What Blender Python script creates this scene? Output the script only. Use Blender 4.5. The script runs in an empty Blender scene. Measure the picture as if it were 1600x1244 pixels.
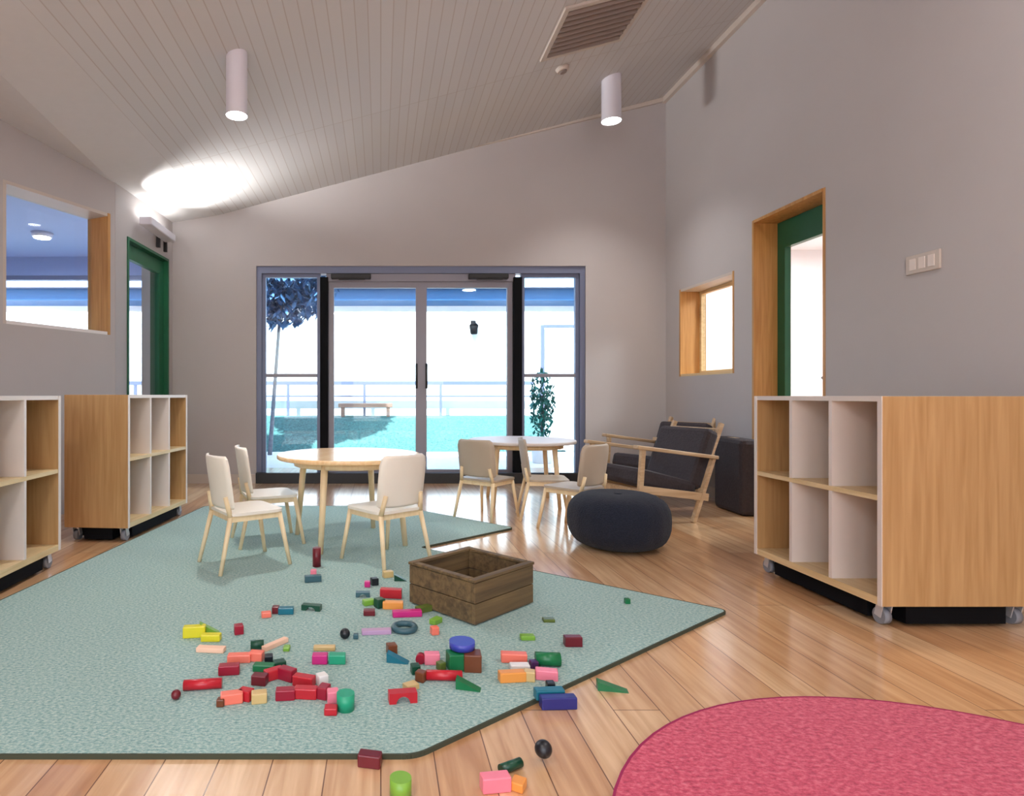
import bpy, bmesh, math, random
from mathutils import Vector, Matrix
R = math.radians
C = bpy.context.scene.collection
S = bpy.context.scene

# ---------------------------------------------------------------- camera, world, sun, exposure
FPX, VX, VY, EYE = 950.0, 595.0, 618.0, 0.88
cam_d = bpy.data.cameras.new('camera'); cam = bpy.data.objects.new('camera', cam_d); C.objects.link(cam)
cam.location = (0, 0, EYE); cam.rotation_euler = (R(90), 0, 0)
cam_d.sensor_width = 36.0; cam_d.lens = FPX / 1600 * 36
cam_d.shift_x = (800 - VX) / 1600; cam_d.shift_y = -(622 - VY) / 1600
cam_d.clip_start = 0.02; cam_d.clip_end = 200
S.camera = cam
S.view_settings.view_transform = 'Standard'; S.view_settings.look = 'None'
S.view_settings.gamma = 1.0; S.view_settings.use_curve_mapping = False
S.view_settings.exposure = 0.14
S.cycles.max_bounces = 10; S.cycles.diffuse_bounces = 6; S.cycles.glossy_bounces = 4
S.cycles.transparent_max_bounces = 12
S.cycles.use_denoising = True
S.cycles.sample_clamp_indirect = 6.0
S.cycles.caustics_reflective = False; S.cycles.caustics_refractive = False

w = bpy.data.worlds.new('world'); S.world = w; w.use_nodes = True
nt = w.node_tree; bg = nt.nodes['Background']
sky = nt.nodes.new('ShaderNodeTexSky'); sky.sky_type = 'NISHITA'; sky.sun_disc = False
sky.sun_elevation = R(52); sky.sun_rotation = R(200); sky.air_density = 1.0; sky.dust_density = 2.5
nt.links.new(sky.outputs[0], bg.inputs[0]); bg.inputs[1].default_value = 0.72

def light(name, typ, loc, energy, color=(1, 1, 1), rot=(0, 0, 0), **k):
    d = bpy.data.lights.new(name, typ); o = bpy.data.objects.new(name, d); C.objects.link(o)
    o.location = loc; o.rotation_euler = rot; d.energy = energy; d.color = color
    for a, b in k.items(): setattr(d, a, b)
    return o
sun = light('sun', 'SUN', (0, 0, 12), 16.0, (1, .96, .9), angle=R(1.0))
sun.rotation_euler = Vector((0.45, 0.72, -1.15)).to_track_quat('-Z', 'Y').to_euler()
# daylight portals at the glazing and the added rear openings (they only guide sampling of the sky)
def portal(loc, rot, sx, sy):
    o = light('window_portal', 'AREA', loc, 1, rot=rot, shape='RECTANGLE', size=sx, size_y=sy)
    o.data.cycles.is_portal = True
portal((0.4, 6.42, 1.1), (R(-90), 0, 0), 3.4, 2.3)
portal((-0.6, -3.2, 1.4), (R(90), 0, 0), 5.2, 2.4)

# ---------------------------------------------------------------- materials
def srgb(r, g, b):
    def f(c):
        c /= 255
        return c / 12.92 if c <= .04045 else ((c + .055) / 1.055) ** 2.4
    return (f(r), f(g), f(b), 1)
def mat(name, col, rough=.6, metal=0, noise=0.0, nscale=20, bump=0.0, bscale=80, spec=.5, sheen=0.0, coat=0):
    m = bpy.data.materials.new(name); m.use_nodes = True
    n = m.node_tree.nodes; l = m.node_tree.links; b = n['Principled BSDF']
    b.inputs['Roughness'].default_value = rough; b.inputs['Metallic'].default_value = metal
    b.inputs['Specular IOR Level'].default_value = spec
    b.inputs['Sheen Weight'].default_value = sheen; b.inputs['Coat Weight'].default_value = coat
    tc = n.new('ShaderNodeTexCoord')
    nz = n.new('ShaderNodeTexNoise'); nz.inputs['Scale'].default_value = nscale; nz.inputs['Detail'].default_value = 4
    l.new(tc.outputs['Object'], nz.inputs[0])
    r = n.new('ShaderNodeValToRGB'); r.color_ramp.elements[0].position = .3; r.color_ramp.elements[1].position = .7
    k0, k1 = 1 - noise, 1 + noise
    r.color_ramp.elements[0].color = (col[0]*k0, col[1]*k0, col[2]*k0, 1)
    r.color_ramp.elements[1].color = (min(1, col[0]*k1), min(1, col[1]*k1), min(1, col[2]*k1), 1)
    l.new(nz.outputs[0], r.inputs[0]); l.new(r.outputs[0], b.inputs['Base Color'])
    if bump:
        nb = n.new('ShaderNodeTexNoise'); nb.inputs['Scale'].default_value = bscale; nb.inputs['Detail'].default_value = 3
        bp = n.new('ShaderNodeBump'); bp.inputs['Strength'].default_value = bump; bp.inputs['Distance'].default_value = .01
        l.new(tc.outputs['Object'], nb.inputs[0]); l.new(nb.outputs[0], bp.inputs['Height']); l.new(bp.outputs[0], b.inputs['Normal'])
    return m
def wood(name, c0, c1, axis='Z', rough=.45, scale=1.0):
    m = bpy.data.materials.new(name); m.use_nodes = True
    n = m.node_tree.nodes; l = m.node_tree.links; b = n['Principled BSDF']; b.inputs['Roughness'].default_value = rough
    tc = n.new('ShaderNodeTexCoord'); mp = n.new('ShaderNodeMapping')
    s = {'X': (1.2, 22, 22), 'Y': (22, 1.2, 22), 'Z': (22, 22, 1.2)}[axis]
    mp.inputs['Scale'].default_value = [q*scale for q in s]
    nz = n.new('ShaderNodeTexNoise'); nz.inputs['Scale'].default_value = 2.0; nz.inputs['Detail'].default_value = 6; nz.inputs['Distortion'].default_value = .5
    r = n.new('ShaderNodeValToRGB'); r.color_ramp.elements[0].position = .3; r.color_ramp.elements[1].position = .7
    r.color_ramp.elements[0].color = c0; r.color_ramp.elements[1].color = c1
    l.new(tc.outputs['Object'], mp.inputs[0]); l.new(mp.outputs[0], nz.inputs[0]); l.new(nz.outputs[0], r.inputs[0]); l.new(r.outputs[0], b.inputs['Base Color'])
    return m
def emit(name, col, strength):
    m = bpy.data.materials.new(name); m.use_nodes = True
    b = m.node_tree.nodes['Principled BSDF']; b.inputs['Base Color'].default_value = (*col, 1)
    b.inputs['Emission Color'].default_value = (*col, 1); b.inputs['Emission Strength'].default_value = strength
    return m
def glass(name, tint=(.9, .97, 1), refl=.08):
    m = bpy.data.materials.new(name); m.use_nodes = True
    n = m.node_tree.nodes; l = m.node_tree.links; n.remove(n['Principled BSDF'])
    t = n.new('ShaderNodeBsdfTransparent'); t.inputs[0].default_value = (*tint, 1)
    g = n.new('ShaderNodeBsdfGlossy'); g.inputs['Roughness'].default_value = .02
    lw = n.new('ShaderNodeLayerWeight'); lw.inputs[0].default_value = .5
    pw = n.new('ShaderNodeMath'); pw.operation = 'POWER'; pw.inputs[1].default_value = 4.0
    fr = n.new('ShaderNodeMath'); fr.operation = 'MULTIPLY_ADD'; fr.inputs[1].default_value = .5; fr.inputs[2].default_value = refl*.4
    l.new(lw.outputs['Facing'], pw.inputs[0]); l.new(pw.outputs[0], fr.inputs[0])
    mx = n.new('ShaderNodeMixShader')
    l.new(fr.outputs[0], mx.inputs[0]); l.new(t.outputs[0], mx.inputs[1]); l.new(g.outputs[0], mx.inputs[2])
    l.new(mx.outputs[0], n['Material Output'].inputs[0])
    return m
def floor_mat():
    m = bpy.data.materials.new('timber_floor'); m.use_nodes = True
    n = m.node_tree.nodes; l = m.node_tree.links; b = n['Principled BSDF']
    tc = n.new('ShaderNodeTexCoord'); mp = n.new('ShaderNodeMapping'); mp.inputs['Rotation'].default_value = (0, 0, R(90))
    br = n.new('ShaderNodeTexBrick'); br.inputs['Scale'].default_value = 1.0
    br.inputs['Brick Width'].default_value = 1.7; br.inputs['Row Height'].default_value = .13
    br.inputs['Mortar Size'].default_value = .0018; br.inputs['Mortar Smooth'].default_value = .3
    br.inputs['Color1'].default_value = srgb(216, 168, 122); br.inputs['Color2'].default_value = srgb(242, 208, 166)
    br.inputs['Mortar'].default_value = srgb(120, 78, 48); br.inputs['Bias'].default_value = -.1
    l.new(tc.outputs['Object'], mp.inputs[0]); l.new(mp.outputs[0], br.inputs[0])
    mp2 = n.new('ShaderNodeMapping'); mp2.inputs['Scale'].default_value = (16, 1.1, 1)
    nz = n.new('ShaderNodeTexNoise'); nz.inputs['Scale'].default_value = 2; nz.inputs['Detail'].default_value = 6; nz.inputs['Distortion'].default_value = .7
    l.new(tc.outputs['Object'], mp2.inputs[0]); l.new(mp2.outputs[0], nz.inputs[0])
    r = n.new('ShaderNodeValToRGB'); r.color_ramp.elements[0].position = .3; r.color_ramp.elements[1].position = .72
    r.color_ramp.elements[0].color = srgb(214, 196, 180); r.color_ramp.elements[1].color = (1, 1, 1, 1)
    l.new(nz.outputs[0], r.inputs[0])
    mx = n.new('ShaderNodeMixRGB'); mx.blend_type = 'MULTIPLY'; mx.inputs[0].default_value = 1
    l.new(br.outputs['Color'], mx.inputs[1]); l.new(r.outputs[0], mx.inputs[2]); l.new(mx.outputs[0], b.inputs['Base Color'])
    b.inputs['Roughness'].default_value = .3; b.inputs['Coat Weight'].default_value = .85; b.inputs['Coat Roughness'].default_value = .14; b.inputs['Coat IOR'].default_value = 2.2
    bp = n.new('ShaderNodeBump'); bp.inputs['Strength'].default_value = .08; bp.inputs['Distance'].default_value = .01
    l.new(nz.outputs[0], bp.inputs['Height']); l.new(bp.outputs[0], b.inputs['Normal'])
    return m
def ceiling_mat():
    # pale acoustic boards: fine routed grooves running the length of the room, butt joints across
    m = bpy.data.materials.new('grooved_ceiling_board'); m.use_nodes = True
    n = m.node_tree.nodes; l = m.node_tree.links; b = n['Principled BSDF']; b.inputs['Roughness'].default_value = .8
    tc = n.new('ShaderNodeTexCoord'); mp = n.new('ShaderNodeMapping'); mp.inputs['Rotation'].default_value = (0, 0, R(90))
    br = n.new('ShaderNodeTexBrick'); br.offset = 0.0
    br.inputs['Scale'].default_value = 1; br.inputs['Brick Width'].default_value = 2.4; br.inputs['Row Height'].default_value = .075
    br.inputs['Mortar Size'].default_value = .004; br.inputs['Mortar Smooth'].default_value = .5
    a = srgb(200, 200, 202)
    br.inputs['Color1'].default_value = a; br.inputs['Color2'].default_value = srgb(196, 196, 198); br.inputs['Mortar'].default_value = srgb(180, 174, 172)
    l.new(tc.outputs['Object'], mp.inputs[0]); l.new(mp.outputs[0], br.inputs[0]); l.new(br.outputs['Color'], b.inputs['Base Color'])
    return m
def rug_mat(name, ca, cb, cc, scale=90):
    m = bpy.data.materials.new(name); m.use_nodes = True
    n = m.node_tree.nodes; l = m.node_tree.links; b = n['Principled BSDF']
    b.inputs['Roughness'].default_value = .95; b.inputs['Specular IOR Level'].default_value = .1; b.inputs['Sheen Weight'].default_value = .2
    tc = n.new('ShaderNodeTexCoord'); mp = n.new('ShaderNodeMapping'); mp.inputs['Scale'].default_value = (1, 1.6, 1)
    nz = n.new('ShaderNodeTexNoise'); nz.inputs['Scale'].default_value = scale; nz.inputs['Detail'].default_value = 3; nz.inputs['Roughness'].default_value = .7
    l.new(tc.outputs['Object'], mp.inputs[0]); l.new(mp.outputs[0], nz.inputs[0])
    r = n.new('ShaderNodeValToRGB'); e = r.color_ramp.elements
    e[0].position = .32; e[0].color = ca; e[1].position = .68; e[1].color = cc
    x = e.new(.5); x.color = cb
    l.new(nz.outputs[0], r.inputs[0]); l.new(r.outputs[0], b.inputs['Base Color'])
    bp = n.new('ShaderNodeBump'); bp.inputs['Strength'].default_value = .5; bp.inputs['Distance'].default_value = .006
    l.new(nz.outputs[0], bp.inputs['Height']); l.new(bp.outputs[0], b.inputs['Normal'])
    return m

M = {}
M['wall'] = mat('painted_plaster', srgb(181, 177, 178), .7, noise=.015, nscale=3, bump=.03, bscale=60)
M['wall_white'] = mat('white_painted_plaster', srgb(228, 226, 228), .7, noise=.01)
M['wall_blue'] = mat('blue_grey_paint', srgb(150, 168, 208), .7, noise=.02)
M['floor'] = floor_mat(); M['ceiling'] = ceiling_mat()
M['ceil_plain'] = mat('flat_ceiling_paint', srgb(202, 202, 204), .8, noise=.01)
M['trim'] = mat('painted_trim', srgb(196, 186, 178), .5)
M['oak'] = wood('oak_laminate', srgb(172, 132, 84), srgb(194, 156, 108), 'Z')
M['oak_pale'] = wood('pale_oak_laminate', srgb(206, 178, 130), srgb(228, 204, 160), 'Y')
M['oak_reveal'] = wood('oak_reveal', srgb(172, 122, 66), srgb(200, 152, 92), 'Z')
M['lam'] = mat('white_laminate', srgb(222, 212, 206), .45, noise=.01)
M['ply'] = wood('birch_plywood', srgb(226, 200, 158), srgb(240, 218, 180), 'Z')
M['birch'] = wood('birch_tabletop', srgb(234, 190, 138), srgb(244, 212, 166), 'X', rough=.2)
M['chair_shell'] = mat('cream_chair_shell', srgb(236, 228, 216), .4, noise=.01)
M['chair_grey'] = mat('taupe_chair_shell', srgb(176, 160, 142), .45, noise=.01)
M['alu'] = mat('grey_aluminium', srgb(136, 134, 146), .45, .3)
M['alu_blue'] = mat('blue_grey_aluminium', srgb(112, 120, 146), .45, .3)
M['black'] = mat('black_metal', srgb(6, 7, 12), .75, spec=.15)
M['dark'] = mat('dark_plastic', srgb(34, 34, 38), .5)
M['castor'] = mat('grey_castor_rubber', srgb(132, 136, 146), .5)
M['steel'] = mat('pale_castor_fork', srgb(200, 200, 205), .35, .4)
M['green'] = mat('green_door_paint', srgb(22, 92, 62), .45, noise=.03)
M['glass'] = glass('clear_glass', (.84, .95, 1.0)); M['glass_in'] = glass('inner_glass', (.93, .97, 1))
M['pouf'] = mat('charcoal_knit', srgb(36, 40, 52), .95, noise=.2, nscale=120, bump=.7, bscale=160, spec=.1, sheen=.08)
M['crate'] = wood('weathered_brown_wood', srgb(78, 62, 42), srgb(124, 100, 66), 'X', rough=.7)
M['teal_rug'] = rug_mat('mint_grey_rug', srgb(98, 140, 138), srgb(146, 176, 170), srgb(186, 202, 192))
M['rug_edge'] = mat('dark_rug_binding', srgb(62, 66, 50), .9)
M['pink_rug'] = rug_mat('pink_red_rug', srgb(158, 44, 72), srgb(196, 74, 98), srgb(214, 108, 126), 60)
M['pink_edge'] = mat('dark_pink_binding', srgb(150, 30, 80), .9)
M['cushion'] = mat('dark_charcoal_fabric', srgb(52, 44, 48), .8, noise=.2, nscale=60, bump=.3)
M['frame_wood'] = wood('ash_chair_frame', srgb(176, 146, 112), srgb(206, 180, 146), 'X')
M['lamp'] = mat('white_lamp_body', srgb(214, 214, 226), .4)
M['glow'] = emit('lamp_glow', (1, .96, .9), 14)
M['grille'] = mat('grey_grille', srgb(134, 122, 118), .6)
M['concrete'] = mat('pale_paving', srgb(226, 222, 222), .8, noise=.05, nscale=6)
M['turf'] = mat('teal_green_turf', srgb(70, 112, 108), .95, noise=.4, nscale=30, bump=.6, bscale=120)
M['out_wall'] = mat('white_render', srgb(236, 234, 232), .85, noise=.03, nscale=5)
M['fascia'] = mat('blue_fascia', srgb(26, 76, 120), .5)
M['leaf'] = mat('blue_green_leaf', srgb(20, 112, 104), .7, noise=.4, nscale=10)
M['leaf_dark'] = mat('tree_leaf', srgb(60, 100, 140), .7, noise=.4, nscale=10)
M['bark'] = mat('grey_bark', srgb(130, 130, 136), .9, noise=.2)
M['bench'] = wood('brown_timber_bench', srgb(136, 104, 90), srgb(170, 134, 116), 'X')

# ---------------------------------------------------------------- mesh helpers
class MB:
    def __init__(s): s.b = bmesh.new(); s.smooth = []
    def box(s, c, d, rot=0, bev=0, tilt=None, T=None):
        r = bmesh.ops.create_cube(s.b, size=1); v = r['verts']
        mt = Matrix.Translation(c) @ Matrix.Rotation(rot, 4, 'Z')
        if tilt is not None: mt = mt @ tilt
        mt = mt @ Matrix.Diagonal((*d, 1))
        bmesh.ops.transform(s.b, matrix=mt, verts=v)
        if bev:
            e = list({e for q in v for e in q.link_edges})
            bmesh.ops.bevel(s.b, geom=e, offset=bev, segments=2, affect='EDGES', profile=.5)
        return s
    def bar(s, a, b, w, h=None, up=(0, 0, 1), bev=0):
        a, b = Vector(a), Vector(b); d = b - a; h = h or w
        z = d.normalized(); u = Vector(up)
        if abs(z.dot(u)) > .98: u = Vector((0, 1, 0))
        x = u.cross(z).normalized(); y = z.cross(x)
        m = Matrix((x, y, z)).transposed().to_4x4(); m.translation = (a + b) / 2
        r = bmesh.ops.create_cube(s.b, size=1); v = r['verts']
        bmesh.ops.transform(s.b, matrix=m @ Matrix.Diagonal((w, h, d.length, 1)), verts=v)
        if bev:
            e = list({e for q in v for e in q.link_edges})
            bmesh.ops.bevel(s.b, geom=e, offset=bev, segments=2, affect='EDGES', profile=.5)
        return s
    def cyl(s, a, b, r0, r1=None, n=20, cap=True):
        a, b = Vector(a), Vector(b); d = b - a; r1 = r0 if r1 is None else r1
        q = d.to_track_quat('Z', 'Y').to_matrix().to_4x4(); q.translation = (a + b) / 2
        r = bmesh.ops.create_cone(s.b, cap_ends=cap, segments=n, radius1=r0, radius2=r1, depth=d.length)
        bmesh.ops.transform(s.b, matrix=q, verts=r['verts'])
        for v in r['verts']:
            for f in v.link_faces:
                if len(f.verts) == 4: f.smooth = True
        return s
    def lathe(s, prof, n=40, c=(0, 0, 0), wob=None):
        rings = []
        for (r, z) in prof:
            ring = []
            for i in range(n):
                a = 2*math.pi*i/n; rr = r*(wob(a, z) if wob else 1)
                ring.append(s.b.verts.new((c[0]+rr*math.cos(a), c[1]+rr*math.sin(a), c[2]+z)))
            rings.append(ring)
        for a, b in zip(rings, rings[1:]):
            for i in range(n):
                f = s.b.faces.new((a[i], a[(i+1) % n], b[(i+1) % n], b[i])); f.smooth = True
        s.b.faces.new(list(reversed(rings[0]))); s.b.faces.new(rings[-1])
        return s
    def prism(s, pts, z0, z1, axis='Z'):
        n = len(pts)
        def P(p, h):
            return (p[0], p[1], h) if axis == 'Z' else ((p[0], h, p[1]) if axis == 'Y' else (h, p[0], p[1]))
        lo = [s.b.verts.new(P(p, z0)) for p in pts]; hi = [s.b.verts.new(P(p, z1)) for p in pts]
        s.b.faces.new(list(reversed(lo))); s.b.faces.new(hi)
        for i in range(n): s.b.faces.new((lo[i], lo[(i+1) % n], hi[(i+1) % n], hi[i]))
        return s
    def build(s, name, m, parent=None, loc=None, rz=0, flat=True):
        bmesh.ops.recalc_face_normals(s.b, faces=s.b.faces)
        me = bpy.data.meshes.new(name); s.b.to_mesh(me); s.b.free()
        me.materials.append(M[m] if isinstance(m, str) else m)
        o = bpy.data.objects.new(name, me); C.objects.link(o)
        if parent: o.parent = parent
        if loc is not None: o.location = loc
        o.rotation_euler = (0, 0, rz)
        return o
def tag(o, label, cat, group=None, kind=None):
    if label: o['label'] = label
    if cat: o['category'] = cat
    if group: o['group'] = group
    if kind: o['kind'] = kind
    return o
def empty(name, loc, rz=0, label=None, cat=None, group=None, kind=None):
    o = bpy.data.objects.new(name, None); C.objects.link(o); o.location = loc; o.rotation_euler = (0, 0, rz)
    return tag(o, label, cat, group, kind)
def copy_tree(o, parent=None):
    c = o.copy(); C.objects.link(c); c.parent = parent
    for ch in [q for q in bpy.data.objects if q.parent == o]: copy_tree(ch, c)
    return c
def struct(o, label=None):
    o['kind'] = 'structure'
    if label: o['label'] = label
    return o
def at(px, py, Y):
    return Vector(((px-VX)/FPX*Y, Y, EYE+(VY-py)/FPX*Y))
def wall(name, m, o, d, L, z0, z1, thick, holes=(), side=1):
    """solid wall from o along unit d; holes are (u0,u1,z0,z1); thick is laid to the 'side' normal"""
    d = Vector((d[0], d[1], 0)).normalized(); nrm = Vector((-d.y, d.x, 0))*side
    us = sorted({0, L, *[h[0] for h in holes], *[h[1] for h in holes]}); zs = sorted({z0, z1, *[h[2] for h in holes], *[h[3] for h in holes]})
    b = MB(); ang = math.atan2(d.y, d.x)
    for u0, u1 in zip(us, us[1:]):
        for a, c in zip(zs, zs[1:]):
            um, zm = (u0+u1)/2, (a+c)/2
            if any(h[0] < um < h[1] and h[2] < zm < h[3] for h in holes): continue
            p = Vector((o[0], o[1], 0)) + d*um + nrm*(thick/2)
            b.box((p.x, p.y, zm), (u1-u0, thick, c-a), ang)
    return struct(b.build(name, m))

# ================================================================ ROOM SHELL
RX, BY = 2.86, 6.10                    # right wall plane, back wall plane
def zc(x): return 3.119 + .2626*x      # raked ceiling
BEND = Vector((-2.15, 4.92, 0)); LD = Vector((-.425, -.905, 0)).normalized(); LN = Vector((-.905, .425, 0)).normalized()

b = MB(); b.box((0.4, 1.9, -.06), (9.4, 11.0, .12)); fl = struct(b.build('floor', 'floor'))
# back wall with the big door opening
wall('wall_back', 'wall', (-2.4, BY), (1, 0), 5.6, 0, 4.3, .22, [(1.15, 4.455, 0, 2.18)], side=1)
# right wall
wall('wall_right', 'wall', (RX, -3.2), (0, 1), 9.5, 0, 4.3, .24, [(7.11, 7.88, 0, 2.22), (8.12, 9.02, 1.06, 1.89)], side=-1)
# left: short wall with the green door, then the angled wall with the window
wl = wall('wall_left', 'wall', (-2.09, BY), (-.05, -1), 1.18, 0, 3.2, .16, [(.11, .98, 0, 2.22)], side=-1)
wall('wall_left_angled', 'wall', (BEND.x, BEND.y), (LD.x, LD.y), 4.2, 0, 3.4, .22, [(.05, .92, 1.365, 2.335)], side=-1)
wall('wall_left_rear', 'wall', (BEND.x+LD.x*4.15, BEND.y+LD.y*4.15), (0, -1), 4.5, 0, 3.6, .2, side=-1)
wall('wall_front', 'wall', (-4.2, -3.0), (1, 0), 7.3, 0, 4.3, .2, [(.9, 3.2, .3, 2.5), (3.5, 5.8, .3, 2.5)], side=-1)  # unseen wall; its openings are added so sky light fills the room
# ceilings: raked grooved plane plus the lower strip left of the crease
b = MB()
x0, x1 = -1.65, 3.2
b.prism([(x0, zc(x0)), (x1, zc(x1)), (x1, zc(x1)+.2), (x0, zc(x0)+.2)], -3.3, 6.35, 'Y')
struct(b.build('ceiling', 'ceiling'))
b = MB(); V = b.b.verts.new
top = [(-1.65, -3.3, zc(x0)), (-1.65, 4.9, zc(x0)), (-1.65, 6.35, zc(x0)), (-2.45, 6.35, 2.56), (-2.16, 4.92, 2.60), (-2.56, 4.15, 2.73), (-4.5, 0.6, 2.86), (-4.5, -3.3, 2.86)]
vv = [V(p) for p in top]; hh = [V((p[0], p[1], p[2]+.45)) for p in top]
for f in ((1, 2, 3, 4), (0, 1, 4, 5), (0, 5, 6, 7)):
    b.b.faces.new([vv[i] for i in f]); b.b.faces.new([hh[i] for i in reversed(f)])
n = len(top)
for i in range(n): b.b.faces.new((vv[i], vv[(i+1) % n], hh[(i+1) % n], hh[i]))
struct(b.build('ceiling_side_strip', 'ceil_plain'))
# trims
b = MB(); b.bar((-2.05, BY-.012, zc(-2.05)+.09), (RX, BY-.012, zc(RX)-.02), .03, .045); 
struct(b.build('trim_1', 'trim'))
b = MB(); b.bar((RX-.02, -3, zc(RX)-.03), (RX-.02, BY, zc(RX)-.03), .04, .06); struct(b.build('trim_2', 'trim'))
for nm, a, c in (('baseboard_back', (-2.08, BY-.008), (-1.25, BY-.008)), ('baseboard_back_right', (2.06, BY-.008), (RX, BY-.008)),
                 ('baseboard_right', (RX-.008, -2.9), (RX-.008, 3.90)), ('baseboard_right_corner', (RX-.008, 4.70), (RX-.008, BY))):
    b = MB(); b.bar((*a, .045), (*c, .045), .016, .09); struct(b.build(nm, 'trim'))

# ---- big glazed door unit in the back wall
D1 = empty('door_1', (0, BY+.08, 0), kind='structure')
L, Rr, HT = -1.25, 2.055, 2.18
def box_part(name, m, x0, x1, z0, z1, parent, dy=.07, y=0, bev=.003):
    q = MB(); q.box(((x0+x1)/2, y, (z0+z1)/2), (x1-x0, dy, z1-z0), bev=bev); return q.build(name, m, parent)
def frame_part(name, m, x0, x1, z0, z1, t, parent, dy=.06, y=0, tb=None, tt=None):
    tb = t if tb is None else tb; tt = t if tt is None else tt
    q = MB(); q.box((x0+t/2, y, (z0+z1)/2), (t, dy, z1-z0)); q.box((x1-t/2, y, (z0+z1)/2), (t, dy, z1-z0))
    q.box(((x0+x1)/2, y, z1-tt/2), (x1-x0-2*t, dy, tt)); q.box(((x0+x1)/2, y, z0+tb/2), (x1-x0-2*t, dy, tb)); return q.build(name, m, parent)
frame_part('door_frame', 'alu_blue', L, Rr, 0, HT, .05, D1, dy=.12, tb=.03, tt=.07)
box_part('header', 'alu', -.55, 1.36, 2.03, HT-.07, D1, dy=.1, y=.005)
for a, c in ((-.61, -.53), (1.335, 1.42)):
    box_part('post', 'black', a, c, .03, 2.07, D1, dy=.13, y=-.012)
for a, c in ((L+.05, -.61), (1.42, Rr-.05)):
    s_ = frame_part('side_light', 'alu_blue', a, c, .03, 2.11, .035, D1, dy=.05)
    box_part('mid_rail', 'alu', a+.035, c-.035, 1.065, 1.1, s_, dy=.045)
    box_part('glass', 'glass', a+.035, c-.035, .065, 2.075, s_, dy=.008, bev=0)
for a, c, hx in ((-.53, .41, .36), (.41, 1.335, .46)):
    s_ = frame_part('door_leaf', 'alu', a, c, .03, 2.03, .055, D1, dy=.045, tb=.1, tt=.06)
    box_part('glass', 'glass', a+.055, c-.055, .13, 1.97, s_, dy=.008, bev=0)
    q = MB(); q.cyl((hx, -.06, .95), (hx, -.06, 1.2), .011); q.cyl((hx, -.06, .98), (hx, -.015, .98), .008); q.cyl((hx, -.06, 1.17), (hx, -.015, 1.17), .008); q.build('handle', 'dark', s_)
box_part('threshold', 'dark', L, Rr, 0, .105, D1, dy=.05, y=-.085)
for cx in (-.3, 1.08):
    q = MB(); q.box((cx, -.075, 2.075), (.4, .055, .05), bev=.008); q.bar((cx+.14, -.09, 2.045), (cx-.12, -.1, 2.04), .018, .01); q.build('door_closer', 'dark', D1)

# ---- green door right
def lined_opening(name, kind_, y0, y1, z0, z1, depth, boards=('far', 'near', 'head', 'sill')):
    r = empty(name, (RX, 0, 0), kind='structure'); q = MB(); t = .022
    q.box((depth/2, y1-t/2, (z0+z1)/2), (depth+.006, t, z1-z0)); q.box((depth/2, y0+t/2, (z0+z1)/2), (depth+.006, t, z1-z0))
    if 'sill' not in boards: q.box((depth/2, (y0+y1)/2, z1-t/2), (depth+.016, y1-y0-2*t, t))
    q.build('lining', 'oak_reveal', r)
    if 'sill' in boards:
        q = MB(); q.box((depth/2, (y0+y1)/2, z1-t/2), (depth, y1-y0-2*t, t)); q.build('head_board', 'trim', r)
        q = MB(); q.box((depth/2, (y0+y1)/2, z0+t/2), (depth, y1-y0-2*t, t)); q.build('sill', 'oak_pale', r)
    return r
D2 = lined_opening('door_2', 'door', 3.91, 4.68, 0, 2.22, .24, ('far',))
def door_leaf_x(parent, x, y0, y1, z0, z1, st=.11, top=.16, m='green', g='glass_in', midz=None):
    q = MB(); dx = .045
    q.box((x, y0+st/2, (z0+z1)/2), (dx, st, z1-z0)); q.box((x, y1-st/2, (z0+z1)/2), (dx, st, z1-z0))
    q.box((x, (y0+y1)/2, z1-top/2), (dx, y1-y0-2*st, top)); q.box((x, (y0+y1)/2, z0+.12), (dx, y1-y0-2*st, .24))
    f = q.build('door_leaf', m, parent)
    q = MB(); q.box((x, (y0+y1)/2, (z0+.24+z1-top)/2), (.008, y1-y0-2*st, z1-top-z0-.24)); q.build('glass', g, f)
    q = MB(); s = -1
    for yy in (y0+.06,):
        q.cyl((x+s*.07, yy, 1.0), (x+s*.07, yy+.12, 1.0), .011); q.cyl((x+s*.07, yy+.005, 1.0), (x+s*.02, yy+.005, 1.0), .009)
    q.build('handle', 'steel', f); return f
door_leaf_x(D2, .20, 3.935, 4.655, .01, 2.195, st=.085, top=.2)
# ---- green door left (inside wall_left)
D3 = empty('door_3', (-2.09, BY, 0), kind='structure'); D3.rotation_euler = (0, 0, -math.atan(.05))
q = MB()
q.box((-.08, -.98+.012, 1.11), (.18, .024, 2.22)); q.box((-.08, -.11-.012, 1.11), (.18, .024, 2.22)); q.box((-.08, -.545, 2.208), (.18, .822, .024))
q.build('door_frame', 'green', D3)
f3 = door_leaf_x(D3, -.06, -.955, -.135, .01, 2.19, st=.1, top=.13)
# ---- window in the right wall
W2 = lined_opening('window_1', 'window', 4.92, 5.82, 1.06, 1.89, .24)
q = MB(); x = .2
q.box((x, 4.942+.015, 1.475), (.04, .03, .786)); q.box((x, 5.798-.015, 1.475), (.04, .03, .786)); q.box((x, 5.37, 1.868-.015), (.04, .796, .03)); q.box((x, 5.37, 1.082+.015), (.04, .796, .03))
fr = q.build('window_frame', 'oak_pale', W2)
q = MB(); q.box((x, 5.37, 1.475), (.008, .8, .73)); q.build('glass', 'glass_in', fr)
# ---- window in the angled left wall (local x along the wall towards the camera, y into the wall)
W1 = empty('window_2', (BEND.x, BEND.y, 0), kind='structure'); W1.rotation_euler = (0, 0, math.atan2(LD.y, LD.x))
q = MB(); t = .024; u0, u1, a, c = .05, .92, 1.365, 2.335
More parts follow.
